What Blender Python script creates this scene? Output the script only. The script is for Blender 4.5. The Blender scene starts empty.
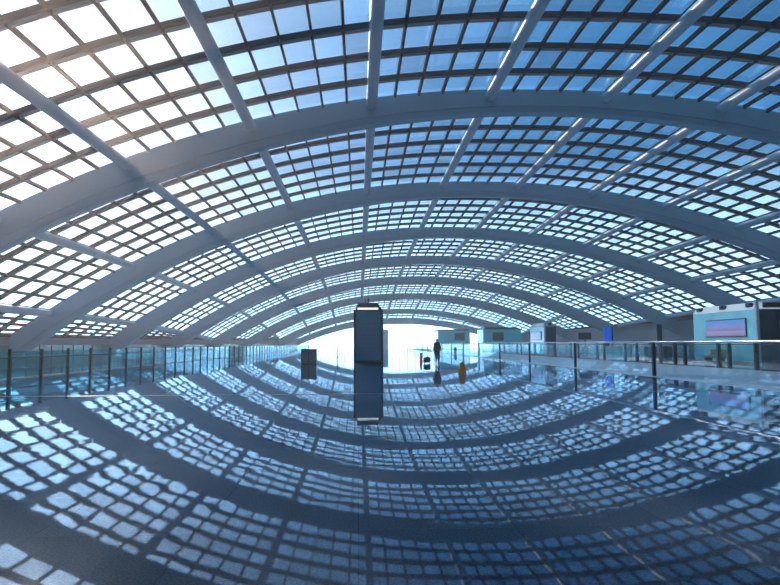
import bpy, bmesh, math, random
from mathutils import Vector, Matrix
random.seed(4)
sc = bpy.context.scene
COL = sc.collection

# ------------------------------------------------------------------ camera
F = 622.0
EYE = 1.4
def make_camera():
    vx, vy, roll = 358.5, 343.8, 0.004
    p = math.atan((vy - 292.5) / F); a = math.atan((390 - vx) / F)
    def rot(v):
        x, y, z = v
        y, z = y*math.cos(p) - z*math.sin(p), y*math.sin(p) + z*math.cos(p)
        return Vector((x*math.cos(a) + y*math.sin(a), -x*math.sin(a) + y*math.cos(a), z))
    c, s = math.cos(roll), math.sin(roll)
    R, U, B = rot((c, 0, -s)), rot((s, 0, c)), -rot((0, 1, 0))
    cam = bpy.data.objects.new('camera', bpy.data.cameras.new('camera'))
    cam.data.sensor_width = 36; cam.data.lens = F / 780 * 36
    cam.data.clip_end = 2000; cam.data.clip_start = .05
    m = Matrix((R, U, B)).transposed().to_4x4(); m.translation = Vector((0, 0, EYE))
    cam.matrix_world = m
    COL.objects.link(cam); sc.camera = cam
make_camera()

# ------------------------------------------------------------------ light and exposure
sc.view_settings.view_transform = 'Standard'
sc.view_settings.look = 'None'
sc.view_settings.gamma = 1
sc.view_settings.exposure = 0.45
SUN_AZ, SUN_EL = math.radians(-26.5), math.radians(20)
SUN_DIR = Vector((math.sin(SUN_AZ)*math.cos(SUN_EL), math.cos(SUN_AZ)*math.cos(SUN_EL), math.sin(SUN_EL)))

def make_world():
    w = bpy.data.worlds.new('sky'); sc.world = w; w.use_nodes = True
    nt = w.node_tree; nt.nodes.clear(); N = nt.nodes.new; L = nt.links.new
    out = N('ShaderNodeOutputWorld'); bg = N('ShaderNodeBackground'); bg.inputs[1].default_value = 1.0
    geo = N('ShaderNodeTexCoord'); nrm = N('ShaderNodeVectorMath'); nrm.operation = 'NORMALIZE'
    L(geo.outputs['Generated'], nrm.inputs[0])
    sep = N('ShaderNodeSeparateXYZ'); L(nrm.outputs[0], sep.inputs[0])
    ramp = N('ShaderNodeValToRGB'); L(sep.outputs['Z'], ramp.inputs[0])
    e = ramp.color_ramp.elements
    e[0].position = 0.0; e[0].color = (3.6, 5.6, 6.8, 1)
    e[1].position = 1.0; e[1].color = (.60, 1.05, 1.45, 1)
    for pos, c in ((.05, (2.5, 4.1, 5.2, 1)), (.11, (2.1, 2.8, 3.3, 1)), (.18, (1.15, 1.95, 2.6, 1)), (.27, (.075, .39, .80, 1)), (.47, (.045, .28, .61, 1)), (.64, (.36, .68, 1.0, 1))):
        n = e.new(pos); n.color = c
    dot = N('ShaderNodeVectorMath'); dot.operation = 'DOT_PRODUCT'
    L(nrm.outputs[0], dot.inputs[0]); dot.inputs[1].default_value = SUN_DIR
    mx = N('ShaderNodeMath'); mx.operation = 'MAXIMUM'; mx.inputs[1].default_value = 0; L(dot.outputs['Value'], mx.inputs[0])
    acc = ramp.outputs[0]
    for power, col, k in ((13, (.80, 1.02, 1.2), .95), (60, (1.0, .97, .92), 1.3), (2500, (1.0, .96, .9), 14.0)):
        pw = N('ShaderNodeMath'); pw.operation = 'POWER'; pw.inputs[1].default_value = power; L(mx.outputs[0], pw.inputs[0])
        sv = N('ShaderNodeVectorMath'); sv.operation = 'SCALE'; sv.inputs[0].default_value = [c*k for c in col]; L(pw.outputs[0], sv.inputs['Scale'])
        ad = N('ShaderNodeVectorMath'); ad.operation = 'ADD'; L(acc, ad.inputs[0]); L(sv.outputs[0], ad.inputs[1]); acc = ad.outputs[0]
    # the sky away from the sun is deeper
    dk = N('ShaderNodeMapRange'); dk.interpolation_type = 'SMOOTHSTEP'; L(dot.outputs['Value'], dk.inputs['Value'])
    dk.inputs['From Min'].default_value = -.4; dk.inputs['From Max'].default_value = .92; dk.inputs['To Min'].default_value = .3
    sv = N('ShaderNodeVectorMath'); sv.operation = 'SCALE'; L(acc, sv.inputs[0]); L(dk.outputs[0], sv.inputs['Scale']); acc = sv.outputs[0]
    L(acc, bg.inputs[0]); L(bg.outputs[0], out.inputs[0])
make_world()

sun = bpy.data.objects.new('sun', bpy.data.lights.new('sun', 'SUN'))
sun.data.energy = 2.9; sun.data.angle = math.radians(1.0); sun.data.color = (1.0, .80, .62)
sun.rotation_euler = SUN_DIR.to_track_quat('Z', 'Y').to_euler(); sun.location = (-60, 120, 60)
COL.objects.link(sun)

# ------------------------------------------------------------------ materials
def pmat(name, col, rough=.5, metal=0., emit=None, estr=0., spec=.5, noise=0., nscale=4., bump=0., bscale=30., coat=0.):
    m = bpy.data.materials.new(name); m.use_nodes = True
    nt = m.node_tree; b = nt.nodes['Principled BSDF']; N = nt.nodes.new; L = nt.links.new
    b.inputs['Base Color'].default_value = (*col, 1); b.inputs['Roughness'].default_value = rough
    b.inputs['Metallic'].default_value = metal; b.inputs['Specular IOR Level'].default_value = spec
    b.inputs['Coat Weight'].default_value = coat
    if emit: b.inputs['Emission Color'].default_value = (*emit, 1); b.inputs['Emission Strength'].default_value = estr
    tc = N('ShaderNodeTexCoord')
    if noise:
        nz = N('ShaderNodeTexNoise'); nz.inputs['Scale'].default_value = nscale; nz.inputs['Detail'].default_value = 4
        L(tc.outputs['Object'], nz.inputs['Vector'])
        mr = N('ShaderNodeMapRange'); mr.inputs['To Min'].default_value = 1 - noise; mr.inputs['To Max'].default_value = 1 + noise
        L(nz.outputs['Fac'], mr.inputs['Value'])
        sv = N('ShaderNodeVectorMath'); sv.operation = 'SCALE'; sv.inputs[0].default_value = col
        L(mr.outputs[0], sv.inputs['Scale']); L(sv.outputs[0], b.inputs['Base Color'])
    if bump:
        nz = N('ShaderNodeTexNoise'); nz.inputs['Scale'].default_value = bscale; L(tc.outputs['Object'], nz.inputs['Vector'])
        bp = N('ShaderNodeBump'); bp.inputs['Strength'].default_value = bump; bp.inputs['Distance'].default_value = .02
        L(nz.outputs['Fac'], bp.inputs['Height']); L(bp.outputs[0], b.inputs['Normal'])
    return m

def glass_mat(name, tint, var=0., refl=.5, body=None, bodyfac=0.):
    m = bpy.data.materials.new(name); m.use_nodes = True
    nt = m.node_tree; nt.nodes.clear(); N = nt.nodes.new; L = nt.links.new
    out = N('ShaderNodeOutputMaterial'); tr = N('ShaderNodeBsdfTransparent'); gl = N('ShaderNodeBsdfGlossy')
    gl.inputs['Roughness'].default_value = .02; gl.inputs['Color'].default_value = (.9, .95, 1, 1)
    tr.inputs['Color'].default_value = (*tint, 1)
    if var:
        g = N('ShaderNodeNewGeometry'); mr = N('ShaderNodeMapRange'); mr.inputs['To Min'].default_value = 1 - var; mr.inputs['To Max'].default_value = 1.0
        L(g.outputs['Random Per Island'], mr.inputs['Value'])
        sv = N('ShaderNodeVectorMath'); sv.operation = 'SCALE'; sv.inputs[0].default_value = tint; L(mr.outputs[0], sv.inputs['Scale']); L(sv.outputs[0], tr.inputs['Color'])
    base = tr.outputs[0]
    if body:
        df = N('ShaderNodeBsdfDiffuse'); df.inputs['Color'].default_value = (*body, 1)
        mb = N('ShaderNodeMixShader'); mb.inputs[0].default_value = bodyfac; L(tr.outputs[0], mb.inputs[1]); L(df.outputs[0], mb.inputs[2]); base = mb.outputs[0]
    fr = N('ShaderNodeFresnel'); fr.inputs['IOR'].default_value = 1.45
    mu = N('ShaderNodeMath'); mu.operation = 'MULTIPLY'; mu.inputs[1].default_value = refl; L(fr.outputs[0], mu.inputs[0])
    mx = N('ShaderNodeMixShader'); L(mu.outputs[0], mx.inputs[0]); L(base, mx.inputs[1]); L(gl.outputs[0], mx.inputs[2]); L(mx.outputs[0], out.inputs[0])
    return m

def floor_mat():
    m = bpy.data.materials.new('polished_granite'); m.use_nodes = True
    nt = m.node_tree; b = nt.nodes['Principled BSDF']; N = nt.nodes.new; L = nt.links.new
    tc = N('ShaderNodeTexCoord')
    sp = N('ShaderNodeTexNoise'); sp.inputs['Scale'].default_value = 60; sp.inputs['Detail'].default_value = 3; L(tc.outputs['Object'], sp.inputs['Vector'])
    big = N('ShaderNodeTexNoise'); big.inputs['Scale'].default_value = .6; L(tc.outputs['Object'], big.inputs['Vector'])
    r = N('ShaderNodeValToRGB'); L(sp.outputs['Fac'], r.inputs[0])
    r.color_ramp.elements[0].position = .35; r.color_ramp.elements[0].color = (.085, .135, .185, 1)
    r.color_ramp.elements[1].position = .65; r.color_ramp.elements[1].color = (.165, .235, .32, 1)
    # square slabs with fine joints, and one broad joint across the hall
    br = N('ShaderNodeTexBrick'); br.offset = 0; br.inputs['Scale'].default_value = 1.0
    br.inputs['Brick Width'].default_value = 1.2; br.inputs['Row Height'].default_value = 1.2; br.inputs['Mortar Size'].default_value = .004
    br.inputs['Color1'].default_value = (.92, .92, .92, 1); br.inputs['Color2'].default_value = (1.08, 1.08, 1.08, 1); br.inputs['Mortar'].default_value = (.6, .6, .6, 1)
    L(tc.outputs['Object'], br.inputs['Vector'])
    mul = N('ShaderNodeMix'); mul.data_type = 'RGBA'; mul.blend_type = 'MULTIPLY'; mul.inputs[0].default_value = 1
    L(r.outputs[0], mul.inputs[6]); L(br.outputs['Color'], mul.inputs[7]); 
    nt.nodes.remove(b); out = nt.nodes['Material Output']
    df = N('ShaderNodeBsdfDiffuse'); gl = N('ShaderNodeBsdfGlossy'); fr = N('ShaderNodeFresnel'); mx = N('ShaderNodeMixShader')
    L(mul.outputs[2], df.inputs['Color']); gl.inputs['Color'].default_value = (.66, .84, 1.0, 1); gl.inputs['Roughness'].default_value = .022; fr.inputs['IOR'].default_value = 1.42
    L(fr.outputs[0], mx.inputs[0]); L(df.outputs[0], mx.inputs[1]); L(gl.outputs[0], mx.inputs[2]); L(mx.outputs[0], out.inputs['Surface'])
    wv = N('ShaderNodeTexNoise'); wv.inputs['Scale'].default_value = 1.3; wv.inputs['Detail'].default_value = 1; L(tc.outputs['Object'], wv.inputs['Vector'])
    bp = N('ShaderNodeBump'); bp.inputs['Strength'].default_value = .3; bp.inputs['Distance'].default_value = .004
    L(wv.outputs['Fac'], bp.inputs['Height'])
    for q in (df, gl, fr): L(bp.outputs[0], q.inputs['Normal'])
    return m

M = {}
M['floor'] = floor_mat()
M['pale'] = pmat('pale_granite', (.78, .85, .92), .42, noise=.10, nscale=20)
M['joint'] = pmat('floor_joint_metal', (.03, .05, .08), .35)
M['rib'] = pmat('arch_paint', (.34, .55, .66), .45, noise=.05, nscale=.7)
M['pipe'] = pmat('tube_paint', (.55, .70, .80), .34)
M['purlin'] = pmat('purlin_paint', (.04, .05, .065), .7, spec=.1)
M['flange'] = pmat('purlin_flange_paint', (.30, .33, .36), .4)
M['mullion'] = pmat('mullion_paint', (.010, .013, .018), .9, spec=.03)
M['skyglass'] = glass_mat('roof_glass', (.93, .96, 1.0), var=.16, refl=.35)
M['clear'] = glass_mat('rail_glass', (.93, .98, .985), refl=.25)
M['endglass'] = glass_mat('end_wall_glass', (.98, .99, 1.0), refl=.15)
M['tealglass'] = glass_mat('teal_rail_glass', (.70, .93, .93), refl=.30, body=(.06, .62, .66), bodyfac=.16)
M['concrete'] = pmat('edge_panel', (.36, .39, .46), .6, noise=.06, nscale=1.2)
M['teal'] = pmat('teal_cladding', (.04, .42, .44), .18, noise=.15, nscale=.5)
M['teal_dark'] = pmat('teal_dark', (.02, .10, .15), .15)
M['cyan'] = pmat('cyan_band', (.28, .88, .92), .3)
M['blueglass'] = pmat('blue_panel_glass', (.01, .29, .40), .14, spec=.3, noise=.12, nscale=.6)
M['kteal'] = pmat('kiosk_teal_panel', (.30, .80, .90), .2, emit=(.20, .62, .80), estr=.16, noise=.22, nscale=.9, coat=.3)  # faint emission added to brighten the teal faces, no lamp behind them
M['kblue'] = pmat('kiosk_blue_panel', (.06, .58, .68), .2, emit=(.04, .45, .62), estr=.16, noise=.2, nscale=.7)  # same added emission, lifts the blue panels above their daylight level
M['kdark'] = pmat('kiosk_dark_panel', (.012, .085, .12), .14, coat=.3)
M['black'] = pmat('black_metal', (.012, .016, .022), .35)
M['black2'] = pmat('black_plastic', (.008, .009, .012), .4)
M['white'] = pmat('white_paint', (.80, .84, .88), .35)
M['fascia'] = pmat('white_fascia_added_glow', (.85, .88, .9), .4, emit=(.85, .95, 1), estr=.28)  # emission added so the white rim looks brightly lit
M['steel'] = pmat('brushed_rail', (.62, .70, .78), .22, metal=.6)
M['grey'] = pmat('grey_cabinet', (.19, .21, .23), .4, noise=.08, nscale=3)
def lit_through(name, col):      # thin coloured plastic that lets some daylight through
    m = bpy.data.materials.new(name); m.use_nodes = True
    nt = m.node_tree; b = nt.nodes['Principled BSDF']; N = nt.nodes.new; L = nt.links.new
    b.inputs['Base Color'].default_value = (*col, 1); b.inputs['Roughness'].default_value = .4
    t = N('ShaderNodeBsdfTranslucent'); t.inputs['Color'].default_value = (*col, 1)
    mx = N('ShaderNodeMixShader'); mx.inputs[0].default_value = .75
    L(b.outputs[0], mx.inputs[1]); L(t.outputs[0], mx.inputs[2]); L(mx.outputs[0], nt.nodes['Material Output'].inputs['Surface'])
    return m
M['yellow'] = lit_through('yellow_plastic', (1.0, .60, .02))
M['orange'] = lit_through('orange_plastic', (1.0, .36, .05))
M['blue'] = pmat('blue_sign', (.005, .10, .75), .3, emit=(.01, .16, .9), estr=.35)
M['green'] = pmat('dark_green_panel', (.010, .055, .06), .3)
M['skin'] = pmat('skin', (.45, .28, .21), .5)
M['hair'] = pmat('hair', (.01, .009, .009), .5)
M['coat'] = pmat('navy_cloth', (.012, .016, .03), .8, bump=.3)
M['trouser'] = pmat('dark_blue_cloth', (.03, .045, .08), .8, bump=.3)
M['shoe'] = pmat('shoe_leather', (.01, .01, .012), .35)
M['tan'] = pmat('tan_upholstery', (.42, .22, .08), .6)
M['lamp'] = pmat('lit_strip', (.9, .9, .85), .4, emit=(1, .96, .86), estr=.9)
M['ground'] = pmat('outside_ground', (.70, .80, .92), .8, noise=.05)

def screen_mat():
    m = bpy.data.materials.new('lit_screen'); m.use_nodes = True
    nt = m.node_tree; b = nt.nodes['Principled BSDF']; N = nt.nodes.new; L = nt.links.new
    tc = N('ShaderNodeTexCoord'); sp = N('ShaderNodeSeparateXYZ'); L(tc.outputs['Generated'], sp.inputs[0])
    r = N('ShaderNodeValToRGB'); L(sp.outputs['Z'], r.inputs[0])
    e = r.color_ramp.elements; e[0].position = 0; e[0].color = (.16, .13, .34, 1); e[1].position = 1; e[1].color = (.06, .22, .55, 1)
    for p, c in ((.18, (.26, .23, .42, 1)), (.30, (.30, .27, .44, 1)), (.36, (.14, .15, .36, 1)), (.55, (.22, .22, .50, 1)), (.75, (.12, .22, .56, 1))):
        n = e.new(p); n.color = c
    b.inputs['Base Color'].default_value = (.02, .02, .03, 1); b.inputs['Roughness'].default_value = .2
    L(r.outputs[0], b.inputs['Emission Color']); b.inputs['Emission Strength'].default_value = .8
    return m
M['screen'] = screen_mat()

# ------------------------------------------------------------------ helpers
class MB:
    def __init__(s): s.v = []; s.f = []
    def hexa(s, c):
        n = len(s.v); s.v += [tuple(p) for p in c]
        s.f += [tuple(n+i for i in q) for q in ((0, 3, 2, 1), (4, 5, 6, 7), (0, 1, 5, 4), (1, 2, 6, 5), (2, 3, 7, 6), (3, 0, 4, 7))]
        return s
    def box(s, x0, x1, y0, y1, z0, z1):
        return s.hexa([(x0, y0, z0), (x1, y0, z0), (x1, y1, z0), (x0, y1, z0), (x0, y0, z1), (x1, y0, z1), (x1, y1, z1), (x0, y1, z1)])
    def bar(s, p0, p1, side, up, w, h0, h1):      # from p0 to p1, w across `side`, from h0 to h1 along `up`
        p0, p1, side, up = Vector(p0), Vector(p1), Vector(side)*w/2, Vector(up)
        c = []
        for h in (h0, h1):
            c += [p0 - side + up*h, p0 + side + up*h, p1 + side + up*h, p1 - side + up*h]
        return s.hexa(c)
    def tube(s, pts, r, n=12, cap=True):
        pts = [Vector(p) for p in pts]; rr = r if isinstance(r, (list, tuple)) else [r]*len(pts); base = len(s.v)
        for i, p in enumerate(pts):
            t = (pts[min(i+1, len(pts)-1)] - pts[max(i-1, 0)]).normalized()
            a = t.cross(Vector((0, 0, 1)) if abs(t.z) < .9 else Vector((1, 0, 0))).normalized(); b = a.cross(t)
            for k in range(n):
                th = 2*math.pi*k/n; s.v.append(tuple(p + (a*math.cos(th) + b*math.sin(th))*rr[i]))
        for i in range(len(pts)-1):
            for k in range(n):
                s.f.append((base+i*n+k, base+i*n+(k+1) % n, base+(i+1)*n+(k+1) % n, base+(i+1)*n+k))
        if cap:
            s.f.append(tuple(base+k for k in reversed(range(n)))); e = base+(len(pts)-1)*n; s.f.append(tuple(e+k for k in range(n)))
        return s
    def build(s, name, mat, parent=None, smooth=False, bevel=0., loc=None):
        me = bpy.data.meshes.new(name); me.from_pydata(s.v, [], s.f); me.update()
        bm = bmesh.new(); bm.from_mesh(me); bmesh.ops.recalc_face_normals(bm, faces=bm.faces); bm.to_mesh(me); bm.free()
        me.materials.append(mat)
        if smooth:
            for p in me.polygons: p.use_smooth = True
            me.set_sharp_from_angle(angle=math.radians(40))
        o = bpy.data.objects.new(name, me); COL.objects.link(o)
        if parent: o.parent = parent
        if loc is not None: o.location = loc
        if bevel:
            b = o.modifiers.new('bevel', 'BEVEL'); b.width = bevel; b.segments = 2; b.limit_method = 'ANGLE'
        return o
def tag(o, label=None, cat=None, group=None, kind=None):
    for k, v in (('label', label), ('category', cat), ('group', group), ('kind', kind)):
        if v: o[k] = v
    return o
def thing(name, label, cat, loc=(0, 0, 0), rz=0, group=None):
    o = bpy.data.objects.new(name, None); COL.objects.link(o); o.location = loc; o.rotation_euler = (0, 0, rz)
    o.empty_display_size = .2
    return tag(o, label, cat, group)
def struct(o): o['kind'] = 'structure'; return o

# ------------------------------------------------------------------ the vault surface
XC, CURV, SP, Y1 = 12.4, 140.7, 23.08, 39.4
YEND = 190.0
def Dn(n): return Y1 + SP*(n-1)
def hY(y):
    n = 1 + (y - Y1)/SP
    return 15*math.sqrt(max(1 - ((n-1.49)/6.66)**2, .02))
def z_low(x, y):
    d = x - XC
    return EYE + hY(y) - d*d/CURV + 1.7e-5*d**3
def thick(x): return 1.55 + .028*math.sqrt((x-XC)**2 + 9)
def z_glass(x, y): return z_low(x, y) + thick(x)
def nrm(x, y):
    e = .05
    v = Vector((-(z_glass(x+e, y)-z_glass(x-e, y))/(2*e), -(z_glass(x, y+e)-z_glass(x, y-e))/(2*e), 1)); return v.normalized()
def G(x, y, off=0.): return Vector((x, y, z_glass(x, y))) + nrm(x, y)*off

BX = 7.75
BEAMS = [XC + BX*(k+.5) for k in range(-6, 6)]
def edge_dx(y):      # where the glazing meets the low edge panel (about 3 m up)
    return math.sqrt(max(0, (hY(y) + 2.3 + EYE - 3.1)*CURV))*.985
COLS = [XC-BX*6.22] + BEAMS + [XC+BX*6.22]

# ---- roof windows: one per bay between two arches and two tubes
wn = 0
def roof_window(x0, x1, y0, y1, rows, npx):
    global wn
    def clampx(x, y):
        e = edge_dx(y); return max(XC-e, min(XC+e, x))
    if min(abs(x0-XC), abs(x1-XC)) > edge_dx(y0): return
    wn += 1
    g, mu = MB(), MB()
    ys = [y0 + (y1-y0)*i/rows for i in range(rows+1)]
    def P(i, j, off=0.):
        y = ys[j]; a, b = clampx(x0, y), clampx(x1, y)
        return G(a + (b-a)*i/npx, y, off)
    for j in range(rows):
        for i in range(npx):
            q = [P(i, j), P(i+1, j), P(i+1, j+1), P(i, j+1)]
            if (q[0]-q[1]).length < .1 and (q[2]-q[3]).length < .1: continue
            up = nrm((q[0].x+q[2].x)/2, (q[0].y+q[2].y)/2)
            g.hexa([p + up*.02 for p in q] + [p + up*.05 for p in q])
    w = g.build('window_%d' % wn, M['skyglass']); struct(w)
    for i in range(npx+1):
        for j in range(rows):
            a, b = P(i, j), P(i, j+1); up = nrm((a.x+b.x)/2, (a.y+b.y)/2)
            side = up.cross(b-a).normalized()
            mu.bar(a, b, side, up, .13 if 0 < i < npx else .2, -.24, .01)
    mu.build('mullion_grid', M['mullion'], w)
    for j in range(rows):
        parts = [('purlin', .55, .18, -.24, M['purlin'])] if j == 0 and rows > 1 else [('purlin', -.20, .18, -.25, M['purlin']), ('purlin_flange', .26, .10, -.22, M['flange'])]
        for nm, o, wd, dp, mt in parts:
            pl = MB()
            for i in range(npx):
                a, b = P(i, j), P(i+1, j)
                if (b-a).length < .1: continue
                a = G(a.x, a.y+o); b = G(b.x, b.y+o); up = nrm((a.x+b.x)/2, (a.y+b.y)/2)
                ext = (b-a).normalized()*.02
                pl.bar(a-ext, b+ext, up.cross(b-a).normalized(), up, wd, dp, .0)
            if pl.v: pl.build(nm, mt, w)
def solid_bay():      # unseen closed roof, added behind the viewer to darken the nearest arches
    mb = MB(); ya, yb = Dn(-1)-6, Dn(0)-.5; xs = [XC-47+94*i/40 for i in range(41)]
    for a, b in zip(xs[:-1], xs[1:]):
        c = [(a, ya, z_glass(a, 17)), (b, ya, z_glass(b, 17)), (b, yb, z_glass(b, 17)), (a, yb, z_glass(a, 17))]
        mb.hexa(c + [(p[0], p[1], p[2]+.3) for p in c])
    struct(mb.build('roof_light_blocker', M['concrete']))
solid_bay()
for n in range(0, 8):
    ya, yb = Dn(n), min(Dn(n+1), YEND)
    rows = 7 if yb - ya > 20 else 4
    for c in range(len(COLS)-1):
        roof_window(COLS[c], COLS[c+1], ya, yb, rows, 5)

# ---- arches
ORD = {0: 'arch overhead just in front of the viewer, out past the top of the view',
       1: 'nearest and largest grey painted steel roof arch crossing the top of the view',
       2: 'second grey roof arch from the viewer, its left foot beside the glass railing',
       3: 'third roof arch from the viewer, pale blue grey, behind the two dark ones',
       4: 'fourth pale blue roof arch from the viewer',
       5: 'fifth pale blue roof arch from the viewer',
       6: 'sixth roof arch from the viewer, small and pale',
       7: 'farthest and lowest roof arch, close to the bright end wall'}
def arch(n):
    y = Dn(n); mb = MB()
    prof = [(-.5, 0), (-.5, .74), (-.44, .755), (-.44, .785), (-.5, .80), (-.42, 1), (.42, 1), (.5, .80), (.44, .785), (.44, .755), (.5, .74), (.5, 0)]
    xs = []
    N_ = 96
    lim = 60
    for i in range(N_+1):
        d = -lim + 2*lim*i/N_
        x = XC + d
        zt, zb = z_glass(x, y)-.06, z_low(x, y)+.10
        if zt > -1.5: xs.append((x, zt, zb))
    for k, (x, zt, zb) in enumerate(xs):
        nv = nrm(x, y); tx = Vector((nv.x, 0, nv.z)).normalized()
        t = (zt - zb)*nv.z*1.0
        for (o, f) in prof:
            mb.v.append((x - tx.x*t*f, y + o, zt - tx.z*t*f))
    m = len(prof)
    for k in range(len(xs)-1):
        for j in range(m):
            mb.f.append((k*m+j, k*m+(j+1) % m, (k+1)*m+(j+1) % m, (k+1)*m+j))
    mb.f.append(tuple(range(m))); mb.f.append(tuple((len(xs)-1)*m+j for j in range(m)))
    o = mb.build('roof_arch', M['rib'], smooth=True)
    tag(o, ORD[n], 'arch', 'roof arches')
for n in range(1, 8): arch(n)

# ---- long tubes
TL = {0: 'roof tube lowest down on the left side', 1: 'second lowest roof tube on the left side', 2: 'roof tube at far upper left, running just under the sun glare',
      3: 'roof tube next left of the upright one over the kiosk', 4: 'roof tube that looks upright, straight above the dark kiosk',
      5: 'roof tube next right of the upright one over the kiosk', 6: 'second roof tube right of the upright one', 7: 'third roof tube right of the upright one',
      8: 'fourth roof tube right of the upright one', 9: 'third lowest roof tube on the right side', 10: 'second lowest roof tube on the right side', 11: 'roof tube lowest down on the right side'}
for k, x in enumerate(BEAMS):
    pts = []
    y = Dn(-1)
    while y < YEND-.5:
        if abs(x-XC) < edge_dx(y)-.3: pts.append(G(x, y, -.50))
        y += SP/8
    if len(pts) > 1:
        o = MB().tube(pts, .34, 16).build('roof_tube', M['pipe'], smooth=True)
        tag(o, TL[k] + ', long pale painted steel', 'roof beam', 'long roof tubes')

# ------------------------------------------------------------------ floor, walls, ground
XL, XR, XS = -14.7, 12.0, 20.0
struct(MB().box(XL, XR, -10, YEND, -.4, 0).build('floor', M['floor']))
struct(MB().box(XR, XS, -10, YEND, -.4, 0).build('floor', M['pale']))
struct(MB().box(XS, 66, -10, YEND, -.4, 0).build('floor', M['floor']))
struct(MB().box(-42, XL-.001, -10, YEND, -6.4, -6).build('floor', M['pale']))
struct(MB().box(XL+.06, XR-.06, 17.60, 17.80, 0, .002).build('trim_1', M['joint']))
struct(MB().box(XL-.12, XL, -10, YEND, -.9, .0).build('trim_2', M['teal_dark']))
struct(MB().box(-600, 600, -300, 900, -6.9, -6.5).build('ground', M['ground']))

XWL, XWR = XC-47.9, XC+47.9
def side_wall(name, s, z0):
    a, b, lt, dk, mu = MB(), MB(), MB(), MB(), MB()
    ys = [-10 + 200*i/40 for i in range(41)]
    X = lambda y: XC + s*(edge_dx(max(y, 17))-.05)
    def seg(mb, y0, y1, z0_, z1a, z1b, off, th):
        p, q = X(y0) - s*off, X(y1) - s*off
        c = [(p, y0, z0_), (q, y1, z0_), (q+s*th, y1, z0_), (p+s*th, y0, z0_)]
        mb.hexa(c + [(c[0][0], y0, z1a), (c[1][0], y1, z1b), (c[2][0], y1, z1b), (c[3][0], y0, z1a)])
    for y0, y1 in zip(ys[:-1], ys[1:]):
        za, zb = z_glass(X(y0), max(y0, 17))+.12, z_glass(X(y1), max(y1, 17))+.12
        seg(a, y0, y1, 1.4, max(za, 1.5), max(zb, 1.5), 0, .4)
        seg(b, y0, y1, z0, 1.4, 1.4, 0, .3)
        if y0 < 84:
            seg(dk, y0, y1, -1.25, .25, .25, .05, .05); seg(lt, y0, y1, .25, .40, .40, .06, .06)
        elif y0 < 165:
            seg(lt, y0, y1-1.2, -1.6, .9, .9, .06, .06); seg(dk, y0, y1, .9, 1.4, 1.4, .05, .05)
        for k in (0, .5):
            y = y0 + (y1-y0)*k; mu.box(X(y)-.09, X(y)+.09, y-.05, y+.05, z0, 1.4)
    w = struct(a.build(name, M['concrete']))
    b.build('glazed_cladding', M['teal'], w); dk.build('dark_band', M['teal_dark'], w); lt.build('light_band', M['cyan'], w); mu.build('mullion', M['black'], w)
side_wall('wall_left', -1, -6); side_wall('wall_right', 1, 0)
# curved side past the straight walls, where the roof comes down towards the end wall
def near_wall():
    struct(MB().box(XWL-1, XWR+1, -10.4, -10, -6, 22).build('wall_near', M['teal_dark']))  # unseen wall, coloured dark to cut light on near arches and kiosk glass
near_wall()
def far_wall():
    h = 3.6
    e = math.sqrt(hY(YEND)*CURV)
    x0, x1 = XC-e-6, XC+e+6
    g, fr = MB(), MB(); x = x0; k = 0
    while x < x1-.01:
        xb = min(x+2.4, x1)
        za, zb = max(.3, z_glass(x, YEND)-.15), max(.3, z_glass(xb, YEND)-.15)
        g.hexa([(x, YEND+.1, 0), (xb, YEND+.1, 0), (xb, YEND+.14, 0), (x, YEND+.14, 0), (x, YEND+.1, za), (xb, YEND+.1, zb), (xb, YEND+.14, zb), (x, YEND+.14, za)])
        fr.box(x-.05, x+.05, YEND, YEND+.2, 0, za)
        x = xb; k += 1
    fr.box(x0, x1, YEND, YEND+.2, 2.9, 3.0)
    w = struct(g.build('window_%d' % (wn+1), M['endglass'])); fr.build('window_frame', M['mullion'], w)
    a = MB(); N_ = 40
    for i in range(N_):
        p, q = x0+(x1-x0)*i/N_, x0+(x1-x0)*(i+1)/N_
        zp, zq = max(.3, z_glass(p, YEND)), max(.3, z_glass(q, YEND))
        a.hexa([(p, YEND-.3, zp-2.0), (q, YEND-.3, zq-2.0), (q, YEND+.3, zq-2.0), (p, YEND+.3, zp-2.0), (p, YEND-.3, zp), (q, YEND-.3, zq), (q, YEND+.3, zq), (p, YEND+.3, zp)])
    struct(a.build('trim_3', M['rib']))
far_wall()

# ------------------------------------------------------------------ railings
def railing(name, label, x, ys, h, rail_z, pr, glass, rail_r, rail_mat, lines=(), gx=0.):
    t = thing(name, label, 'railing', (x, ys[0], 0))
    y0, y1 = ys[0], ys[-1]
    for y in ys:
        MB().box(-pr, pr, y-y0-pr, y-y0+pr, 0, h).build('post', M['black'], t)
    MB().tube([(0, 0, rail_z), (0, y1-y0, rail_z)], rail_r, 10).build('handrail', rail_mat, t, smooth=True)
    for z in lines:
        MB().tube([(0, 0, z), (0, y1-y0, z)], .014, 6).build('cable', M['black'], t)
    for a, b in zip(ys[:-1], ys[1:]):
        n = max(1, round((b-a)/2.6)); g = MB()
        for i in range(n):
            p, q = a-y0+(b-a)*i/n, a-y0+(b-a)*(i+1)/n
            g.box(gx-.008, gx+.008, p+pr+.02 if i == 0 else p+.015, q-pr-.02 if i == n-1 else q-.015, .05, h-.10)
        g.build('glass_panel', glass, t)
    return t
railing('glass_railing', 'teal glass railing with dark posts running down the left edge of the floor', -14.5,
        [18.94 + 2.62*i for i in range(64)], 1.24, .88, .06, M['tealglass'], .022, M['black'], lines=(.42,))
railing('glass_railing', 'glass railing with pale steel handrail on wide-set dark posts along the right', 12.5,
        [16.3 + 9.63*i for i in range(17)], 1.40, 1.43, .06, M['clear'], .045, M['steel'])
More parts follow.
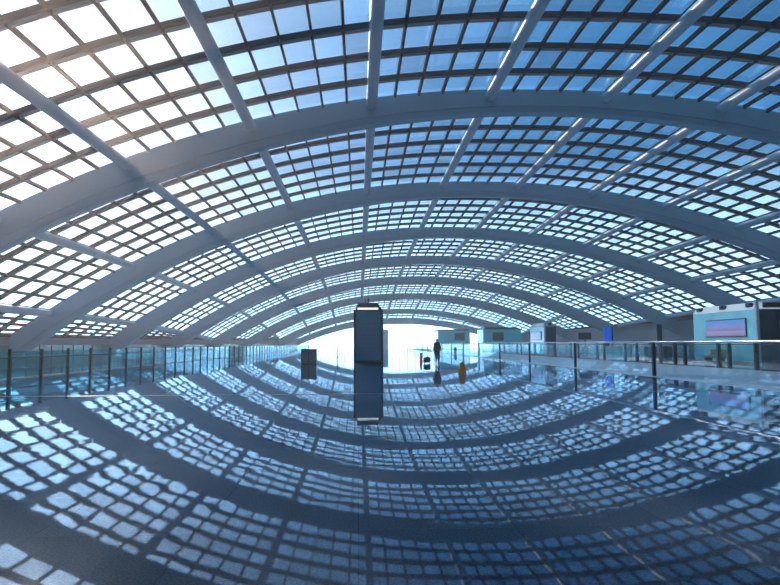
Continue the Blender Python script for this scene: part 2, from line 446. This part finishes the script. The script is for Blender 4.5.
railing('glass_railing', 'low dark railing with paired posts beyond the pale floor strip on the right', 20.0,
        sorted([26.0, 30.5, 32.8, 33.8, 37.4, 38.6, 40.5, 44, 46, 50, 51.5, 56, 58, 63, 65, 70, 76, 78, 85, 92, 100, 108]), 1.36, 1.30, .085, M['clear'], .03, M['black'], lines=(.06,))

# ------------------------------------------------------------------ tall dark kiosk in the middle
def kiosk():
    x0, x1, y, d = -.36, 1.77, 44.8, 1.8
    t = thing('information_kiosk', 'tall dark blue glass information kiosk standing alone mid floor', 'kiosk', ((x0+x1)/2, y+d/2, 0))
    w, dd = (x1-x0)/2, d/2
    MB().box(-w, w, -dd, dd, 0, .16).build('plinth', M['black'], t, bevel=.02)
    MB().box(-w+.12, w-.12, -dd+.06, dd-.06, .16, 3.74).build('body', M['kdark'], t)
    for sx in (-1, 1):
        for sy in (-1, 1):
            MB().box(min(sx*w, sx*(w-.16)), max(sx*w, sx*(w-.16)), min(sy*dd, sy*(dd-.16)), max(sy*dd, sy*(dd-.16)), .16, 3.86).build('corner_post', M['black'], t, bevel=.03)
    for i in range(4):
        MB().box(-w+.17, w-.17, -dd+.02, -dd+.055, .22+i*.88, .22+i*.88+.865).build('glass_panel', M['blueglass'], t)
    MB().box(-w+.17, w-.17, dd-.055, dd-.02, .22, 3.7).build('glass_panel', M['blueglass'], t)
    MB().box(-w, w, -dd, dd, 3.74, 3.86).build('top_frame', M['black'], t, bevel=.02)
    c = MB().hexa([(-w+.12, -dd+.1, 3.86), (w-.05, -dd+.1, 3.86), (w-.05, dd-.1, 3.86), (-w+.12, dd-.1, 3.86), (-w+.3, -dd+.35, 4.38), (w-.42, -dd+.35, 4.38), (w-.42, dd-.35, 4.38), (-w+.3, dd-.35, 4.38)])
    cap = c.build('cap', M['black'], t, bevel=.02)
    MB().box(-w+.28, w-.36, -dd-.03, -dd-.004, 3.86, 4.0).build('light_strip', M['lamp'], t)
    MB().tube([(-.2, 0, 4.38), (-.2, 0, 4.62)], .03, 8).build('antenna', M['black'], cap)
    MB().tube([(.02, 0, 4.38), (.02, 0, 4.78)], .035, 8).build('antenna', M['black'], cap)
    MB().box(-.06, .10, -.06, .06, 4.56, 4.64).build('beacon', M['black'], cap)
kiosk()

# ------------------------------------------------------------------ shop kiosks along the right
def shop(label, x0, x1, y0, y1, h, screen=True, front='kdark', fasc='white', scr=(.25, .72), spots=True):
    t = thing('shop_kiosk', label, 'kiosk', ((x0+x1)/2, (y0+y1)/2, 0))
    w, d = (x1-x0)/2, (y1-y0)/2
    MB().box(-w+.1, w-.1, -d+.1, d-.1, 0, h-.5).build('core', M['kdark'], t)
    n = max(3, round((2*d)/1.5))
    for i in range(n):       # pale teal cladding towards the hall
        a, b = -d+2*d*i/n, -d+2*d*(i+1)/n
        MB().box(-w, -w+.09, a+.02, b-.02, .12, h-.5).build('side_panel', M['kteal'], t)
    m = max(2, round(2*w/1.4))
    for i in range(m):
        a, b = -w+2*w*i/m, -w+2*w*(i+1)/m
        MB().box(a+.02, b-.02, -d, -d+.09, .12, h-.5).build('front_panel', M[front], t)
    MB().box(-w-.03, -w+.14, -d-.05, -d+.12, 0, h).build('corner_post', M['white'], t)
    MB().box(-w-.06, w+.03, -d-.02, d+.03, 0, .12).build('plinth', M['black'], t)
    f = MB().hexa([(-w-.02, -d+.13, h-.48), (-w+.5, -d+.13, h-.48), (-w+.5, d, h-.48), (-w-.02, d, h-.48), (-w+.34, -d+.13, h-.02), (-w+.5, -d+.13, h-.02), (-w+.5, d, h-.02), (-w+.34, d, h-.02)]).build('fascia', M[fasc], t)
    MB().box(-w+.17, w, -d-.02, -d+.14, h-.48, h-.40).build('fascia', M[fasc], t)
    MB().box(-w+.6, w-.5, -d+.15, d-.5, h-.45, h-.06).build('roof_unit', M['black'], t)
    if spots:
        for i in range(3):
            yy = -d + .8 + i*(2*d-1.6)/2
            MB().box(-w-.06, -w+.22, yy-.26, yy+.26, h-.34, h-.06).build('spotlight', M['black'], f, bevel=.04)
    if screen:
        a, b = -d+2*d*scr[0], -d+2*d*scr[1]
        s = MB().box(-w-.07, -w-.005, a, b, 1.76, h-1.02).build('screen_frame', M['black2'], t)
        MB().box(-w-.09, -w-.072, a+.06, b-.06, 1.82, h-1.08).build('screen', M['screen'], s)
    return t
shop('large teal shop kiosk with purple screen and white top, nearest at the right edge', 25.2, 32.0, 38.2, 45.7, 4.0, fasc='fascia', scr=(.14, .76))
shop('smaller teal shop kiosk with a glowing side screen, right of the middle', 21.8, 23.2, 72.2, 78.2, 3.85, scr=(.2, .9), spots=False)
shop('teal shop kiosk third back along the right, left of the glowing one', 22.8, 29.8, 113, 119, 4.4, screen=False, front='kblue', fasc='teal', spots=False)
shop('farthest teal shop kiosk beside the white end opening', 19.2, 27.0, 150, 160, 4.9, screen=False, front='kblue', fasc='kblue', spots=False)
# dark front screens of the two far kiosks
def front_screen(x0, x1, y, z0, z1):
    return MB().box(x0, x1, y-.12, y-.02, z0, z1)
def attach(lbl, mb, name):
    r = [o for o in bpy.data.objects if o.get('label', '').startswith(lbl)][0]
    o = mb.build(name, M['black2'], r); o.location = -Vector(r.location); return o
attach('teal shop kiosk third', front_screen(24.5, 26.5, 112.95, 1.9, 3.4), 'front_screen')
attach('farthest teal', front_screen(23.2, 25.6, 149.95, 2.2, 3.9), 'front_screen')
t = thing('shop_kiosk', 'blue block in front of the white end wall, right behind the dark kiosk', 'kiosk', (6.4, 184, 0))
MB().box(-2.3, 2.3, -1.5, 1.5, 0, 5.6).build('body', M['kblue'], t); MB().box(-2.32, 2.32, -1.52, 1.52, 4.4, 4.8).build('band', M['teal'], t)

# ------------------------------------------------------------------ signs and small things on the right
def totem(name, label, x, y, w, h, mat, z0=0.):
    t = thing(name, label, 'sign', (x, y, 0))
    MB().box(-w/2-.1, w/2+.1, -.22, .22, 0, .06).build('base', M['black'], t, bevel=.01)
    if z0: MB().box(-.06, .06, -.05, .05, .06, z0).build('pole', M['black'], t)
    MB().box(-w/2, w/2, -.08, .08, max(z0, .06), h).build('panel', mat, t, bevel=.015)
    return t
t = totem('totem_sign', 'bright blue sign panel rising above the right railing', 24.4, 60, .72, 2.95, M['blue'], 1.55)
MB().box(.37, .50, -.09, .09, .06, 3.0).build('edge_post', M['black'], t)
totem('totem_sign', 'slim dark green totem rising above the right railing', 22.2, 45, .34, 2.76, M['green'])
totem('totem_sign', 'small dark sign panel between the glowing kiosk and the blue sign', 25.8, 70, 1.5, 2.6, M['green'], 1.8)

def bench(label, x, y, rz, mat):
    t = thing('bench', label, 'bench', (x, y, 0), rz, 'benches by the kiosks')
    MB().box(-.9, .9, -.3, .3, .36, .50).build('seat', mat, t, bevel=.03)
    MB().box(-.9, .9, .24, .34, .50, .92).build('backrest', mat, t, bevel=.03)
    for sx in (-.75, .75): MB().box(sx-.04, sx+.04, -.26, .28, 0, .36).build('leg', M['black'], t)
bench('tan bench in front of the big teal kiosk with the purple screen', 24.3, 41.6, -math.pi/2, M['tan'])
bench('dark bench behind the right railing, left of the blue sign', 24.0, 66, -math.pi/2, M['grey'])

def counter(label, x, y, w, h, mat):
    t = thing('service_counter', label, 'counter', (x, y, 0), 0, 'counters behind the right railing')
    MB().box(-w/2, w/2, -.4, .4, 0, h).build('body', mat, t, bevel=.02)
    MB().box(-w/2-.05, w/2+.05, -.46, .46, h, h+.06).build('top', M['white'], t, bevel=.01)
    MB().box(-w/2+.2, -w/2+.7, -.08, .02, h+.06, h+.42).build('monitor', M['black2'], t)
counter('pale counter behind the right railing below the blue sign', 23.0, 55, 2.4, 1.05, M['kteal'])
counter('dark counter behind the right railing, nearer than the blue sign', 24.5, 50, 2.0, 1.1, M['kdark'])
counter('dark teal counter behind the right railing just past the glowing kiosk', 22.4, 88, 3.0, 1.1, M['teal'])

# ------------------------------------------------------------------ things on the open floor
t = thing('grey_cabinet', 'grey box-shaped cabinet standing left of the tall dark kiosk', 'cabinet', (-3.5, 44.6, 0))
MB().box(-.54, .54, -.45, .45, .05, 1.0).build('body', M['grey'], t, bevel=.02)
MB().box(-.56, .56, -.47, .47, 1.0, 1.07).build('lid', M['grey'], t, bevel=.015)
MB().box(-.50, .50, -.41, .41, 0, .05).build('plinth', M['black'], t)
MB().box(-.02, .02, -.465, -.452, .1, .96).build('door_gap', M['black'], t)

def bollard(label, x, y, h, r):
    t = thing('stanchion', label, 'stanchion', (x, y, 0))
    MB().tube([(0, 0, 0), (0, 0, .03), (0, 0, .05)], [.18, .18, .05], 16).build('base', M['black'], t)
    MB().tube([(0, 0, .04), (0, 0, h-.06)], r, 12).build('pole', M['black'], t)
    MB().tube([(0, 0, h-.06), (0, 0, h)], r*1.5, 12).build('head', M['black'], t)
bollard('thin dark stanchion between the grey cabinet and the tall kiosk', -2.2, 66, 1.35, .05)
bollard('thin dark stanchion right behind the grey cabinet', -4.6, 58, 1.35, .045)

t = thing('suitcase', 'black wheeled case on the floor just left of the person', 'suitcase', (4.85, 44.2, 0))
MB().box(-.24, .24, -.14, .14, .05, .44).build('shell', M['black2'], t, bevel=.03)
MB().box(-.10, .10, -.02, .02, .44, .48).build('handle', M['black'], t)
for sx in (-.18, .18):
    for sy in (-.09, .09): MB().tube([(sx-.02, sy, .03), (sx+.02, sy, .03)], .03, 10).build('wheel', M['black'], t)

def wet_sign(label, x, y, mat, w, h):
    t = thing('floor_sign', label, 'sign', (x, y, 0), .15, 'caution signs on the floor')
    for s in (-1, 1):
        p = MB().hexa([(-w/2, s*.16-.012, 0), (w/2, s*.16-.012, 0), (w/2, s*.16+.012, 0), (-w/2, s*.16+.012, 0), (-w*.32, s*.02-.012, h), (w*.32, s*.02-.012, h), (w*.32, s*.02+.012, h), (-w*.32, s*.02+.012, h)])
        p.build('board', mat, t, bevel=.004)
    MB().box(-w*.2, w*.2, -.03, .03, h-.03, h+.03).build('hinge', mat, t)
wet_sign('yellow folding floor sign on the polished floor right of the person', 4.9, 29.4, M['yellow'], .30, .50)
wet_sign('orange floor sign farther off, left of the black case', 5.0, 50, M['orange'], .22, .68)

t = thing('litter_bin', 'small dark bin far back, right of the person', 'bin', (11.3, 88, 0))
MB().tube([(0, 0, 0), (0, 0, .8)], .22, 14).build('body', M['coat'], t, smooth=True)
MB().tube([(0, 0, .8), (0, 0, .86)], .24, 14).build('lid', M['black'], t, smooth=True)

# ------------------------------------------------------------------ person, standing with back to us
def skin_mesh(name, verts, edges, radii, mat, parent, root=0, sub=2):
    me = bpy.data.meshes.new(name); me.from_pydata(verts, edges, []); me.update(); me.materials.append(mat)
    o = bpy.data.objects.new(name, me); COL.objects.link(o); o.parent = parent
    sk = o.modifiers.new('skin', 'SKIN'); sk.use_smooth_shade = True
    me.skin_vertices.new() if not me.skin_vertices else None
    for i, r in enumerate(radii):
        me.skin_vertices[0].data[i].radius = r if isinstance(r, tuple) else (r, r)
    for i in range(len(verts)): me.skin_vertices[0].data[i].use_root = (i == root)
    s = o.modifiers.new('sub', 'SUBSURF'); s.levels = sub; s.render_levels = sub
    return o
def person():
    t = thing('person', 'person in a dark coat and dark trousers standing beside a black case', 'person', (5.55, 44.0, 0), .2 + math.pi)
    t.scale = (1.06, 1.06, 1.05)
    body_v = [(0, 0, .93), (0, 0, 1.08), (0, .01, 1.24), (0, .01, 1.37), (0, 0, 1.45), (0, -.01, 1.53), (0, -.01, 1.61),
              (.08, 0, .86), (.075, -.01, .48), (.075, .02, .09), (.08, -.11, .04),
              (-.08, 0, .86), (-.08, .02, .48), (-.085, .03, .09), (-.09, -.10, .04),
              (.17, .01, 1.36), (.22, .03, 1.10), (.22, -.03, .87), (.215, -.05, .79),
              (-.17, .01, 1.36), (-.22, .03, 1.10), (-.23, -.03, .87), (-.225, -.05, .79)]
    body_e = [(0, 1), (1, 2), (2, 3), (3, 4), (4, 5), (5, 6), (0, 7), (7, 8), (8, 9), (9, 10), (0, 11), (11, 12), (12, 13), (13, 14), (3, 15), (15, 16), (16, 17), (17, 18), (3, 19), (19, 20), (20, 21), (21, 22)]
    rad = [(.15, .11), (.13, .10), (.15, .11), (.14, .10), .055, .075, .085, .085, .058, .042, .035, .085, .058, .042, .035, .06, .045, .032, .03, .06, .045, .032, .03]
    b = skin_mesh('body', body_v, body_e, rad, M['skin'], t)
    # face
    f = MB().tube([(0, -.095, 1.585), (0, -.115, 1.565)], [.012, .02], 8); f.build('nose', M['skin'], t, smooth=True)
    for s in (-1, 1):
        MB().tube([(s*.03, -.088, 1.605), (s*.03, -.095, 1.605)], .01, 8).build('eye', M['hair'], t)
        MB().tube([(s*.083, -.01, 1.57), (s*.092, .0, 1.60)], .018, 8).build('ear', M['skin'], t)
    MB().box(-.022, .022, -.092, -.084, 1.532, 1.54).build('mouth', M['tan'], t)
    skin_mesh('hair', [(0, .01, 1.63), (0, .03, 1.58), (0, .04, 1.52)], [(0, 1), (1, 2)], [(.088, .088), (.09, .075), (.06, .05)], M['hair'], t)
    coat_v = [(0, 0, .90), (0, 0, .60), (0, 0, 1.08), (0, .01, 1.24), (0, .01, 1.38), (0, 0, 1.44), (.17, .01, 1.36), (.225, .03, 1.10), (.225, -.025, .88), (-.17, .01, 1.36), (-.225, .03, 1.10), (-.235, -.025, .88)]
    skin_mesh('coat', coat_v, [(0, 1), (0, 2), (2, 3), (3, 4), (4, 5), (3, 6), (6, 7), (7, 8), (3, 9), (9, 10), (10, 11)],
              [(.19, .14), (.20, .15), (.16, .125), (.175, .13), (.15, .115), .07, .075, .06, .048, .075, .06, .048], M['coat'], t)
    for s, l in ((1, body_v[7:11]), (-1, body_v[11:15])):
        skin_mesh('trouser_leg', [l[0], l[1], (l[2][0], l[2][1], .08)], [(0, 1), (1, 2)], [.098, .074, .062], M['trouser'], t)
        a = l[3]
        skin_mesh('shoe', [(a[0], .05, .045), (a[0], -.04, .045), (a[0], -.13, .04)], [(0, 1), (1, 2)], [.045, .046, .04], M['shoe'], t)
    for x, y in ((.215, -.05), (-.225, -.05)):
        for k in range(4):
            dy = -.03 + k*.02; ln = (.065, .078, .074, .058)[k]
            MB().tube([(x, y+dy, .785), (x*.98, y+dy-.004, .785-ln*.55), (x*.95, y+dy-.012, .785-ln)], [.0095, .009, .007], 6).build('finger', M['skin'], t, smooth=True)
        MB().tube([(x, y-.03, .81), (x*.95, y-.055, .78), (x*.93, y-.06, .755)], [.011, .010, .008], 6).build('thumb', M['skin'], t, smooth=True)
person()

# ------------------------------------------------------------------ haze in the hall's air
def haze():
    m = bpy.data.materials.new('hall_haze'); m.use_nodes = True
    nt = m.node_tree; nt.nodes.clear(); N = nt.nodes.new; L = nt.links.new
    out = N('ShaderNodeOutputMaterial'); ad = N('ShaderNodeAddShader')
    for k, (c, d, g) in enumerate((((1.0, .46, .20, 1), .0034, .82), ((.28, .80, 1.0, 1), .0024, .15))):
        v = N('ShaderNodeVolumeScatter'); v.inputs['Color'].default_value = c; v.inputs['Density'].default_value = d; v.inputs['Anisotropy'].default_value = g
        L(v.outputs[0], ad.inputs[k])
    L(ad.outputs[0], out.inputs['Volume'])
    o = MB().box(-41, 65, -9.9, YEND-.5, -5.9, 24).build('haze', m)
    o['kind'] = 'structure'; o.display_type = 'WIRE'
haze()
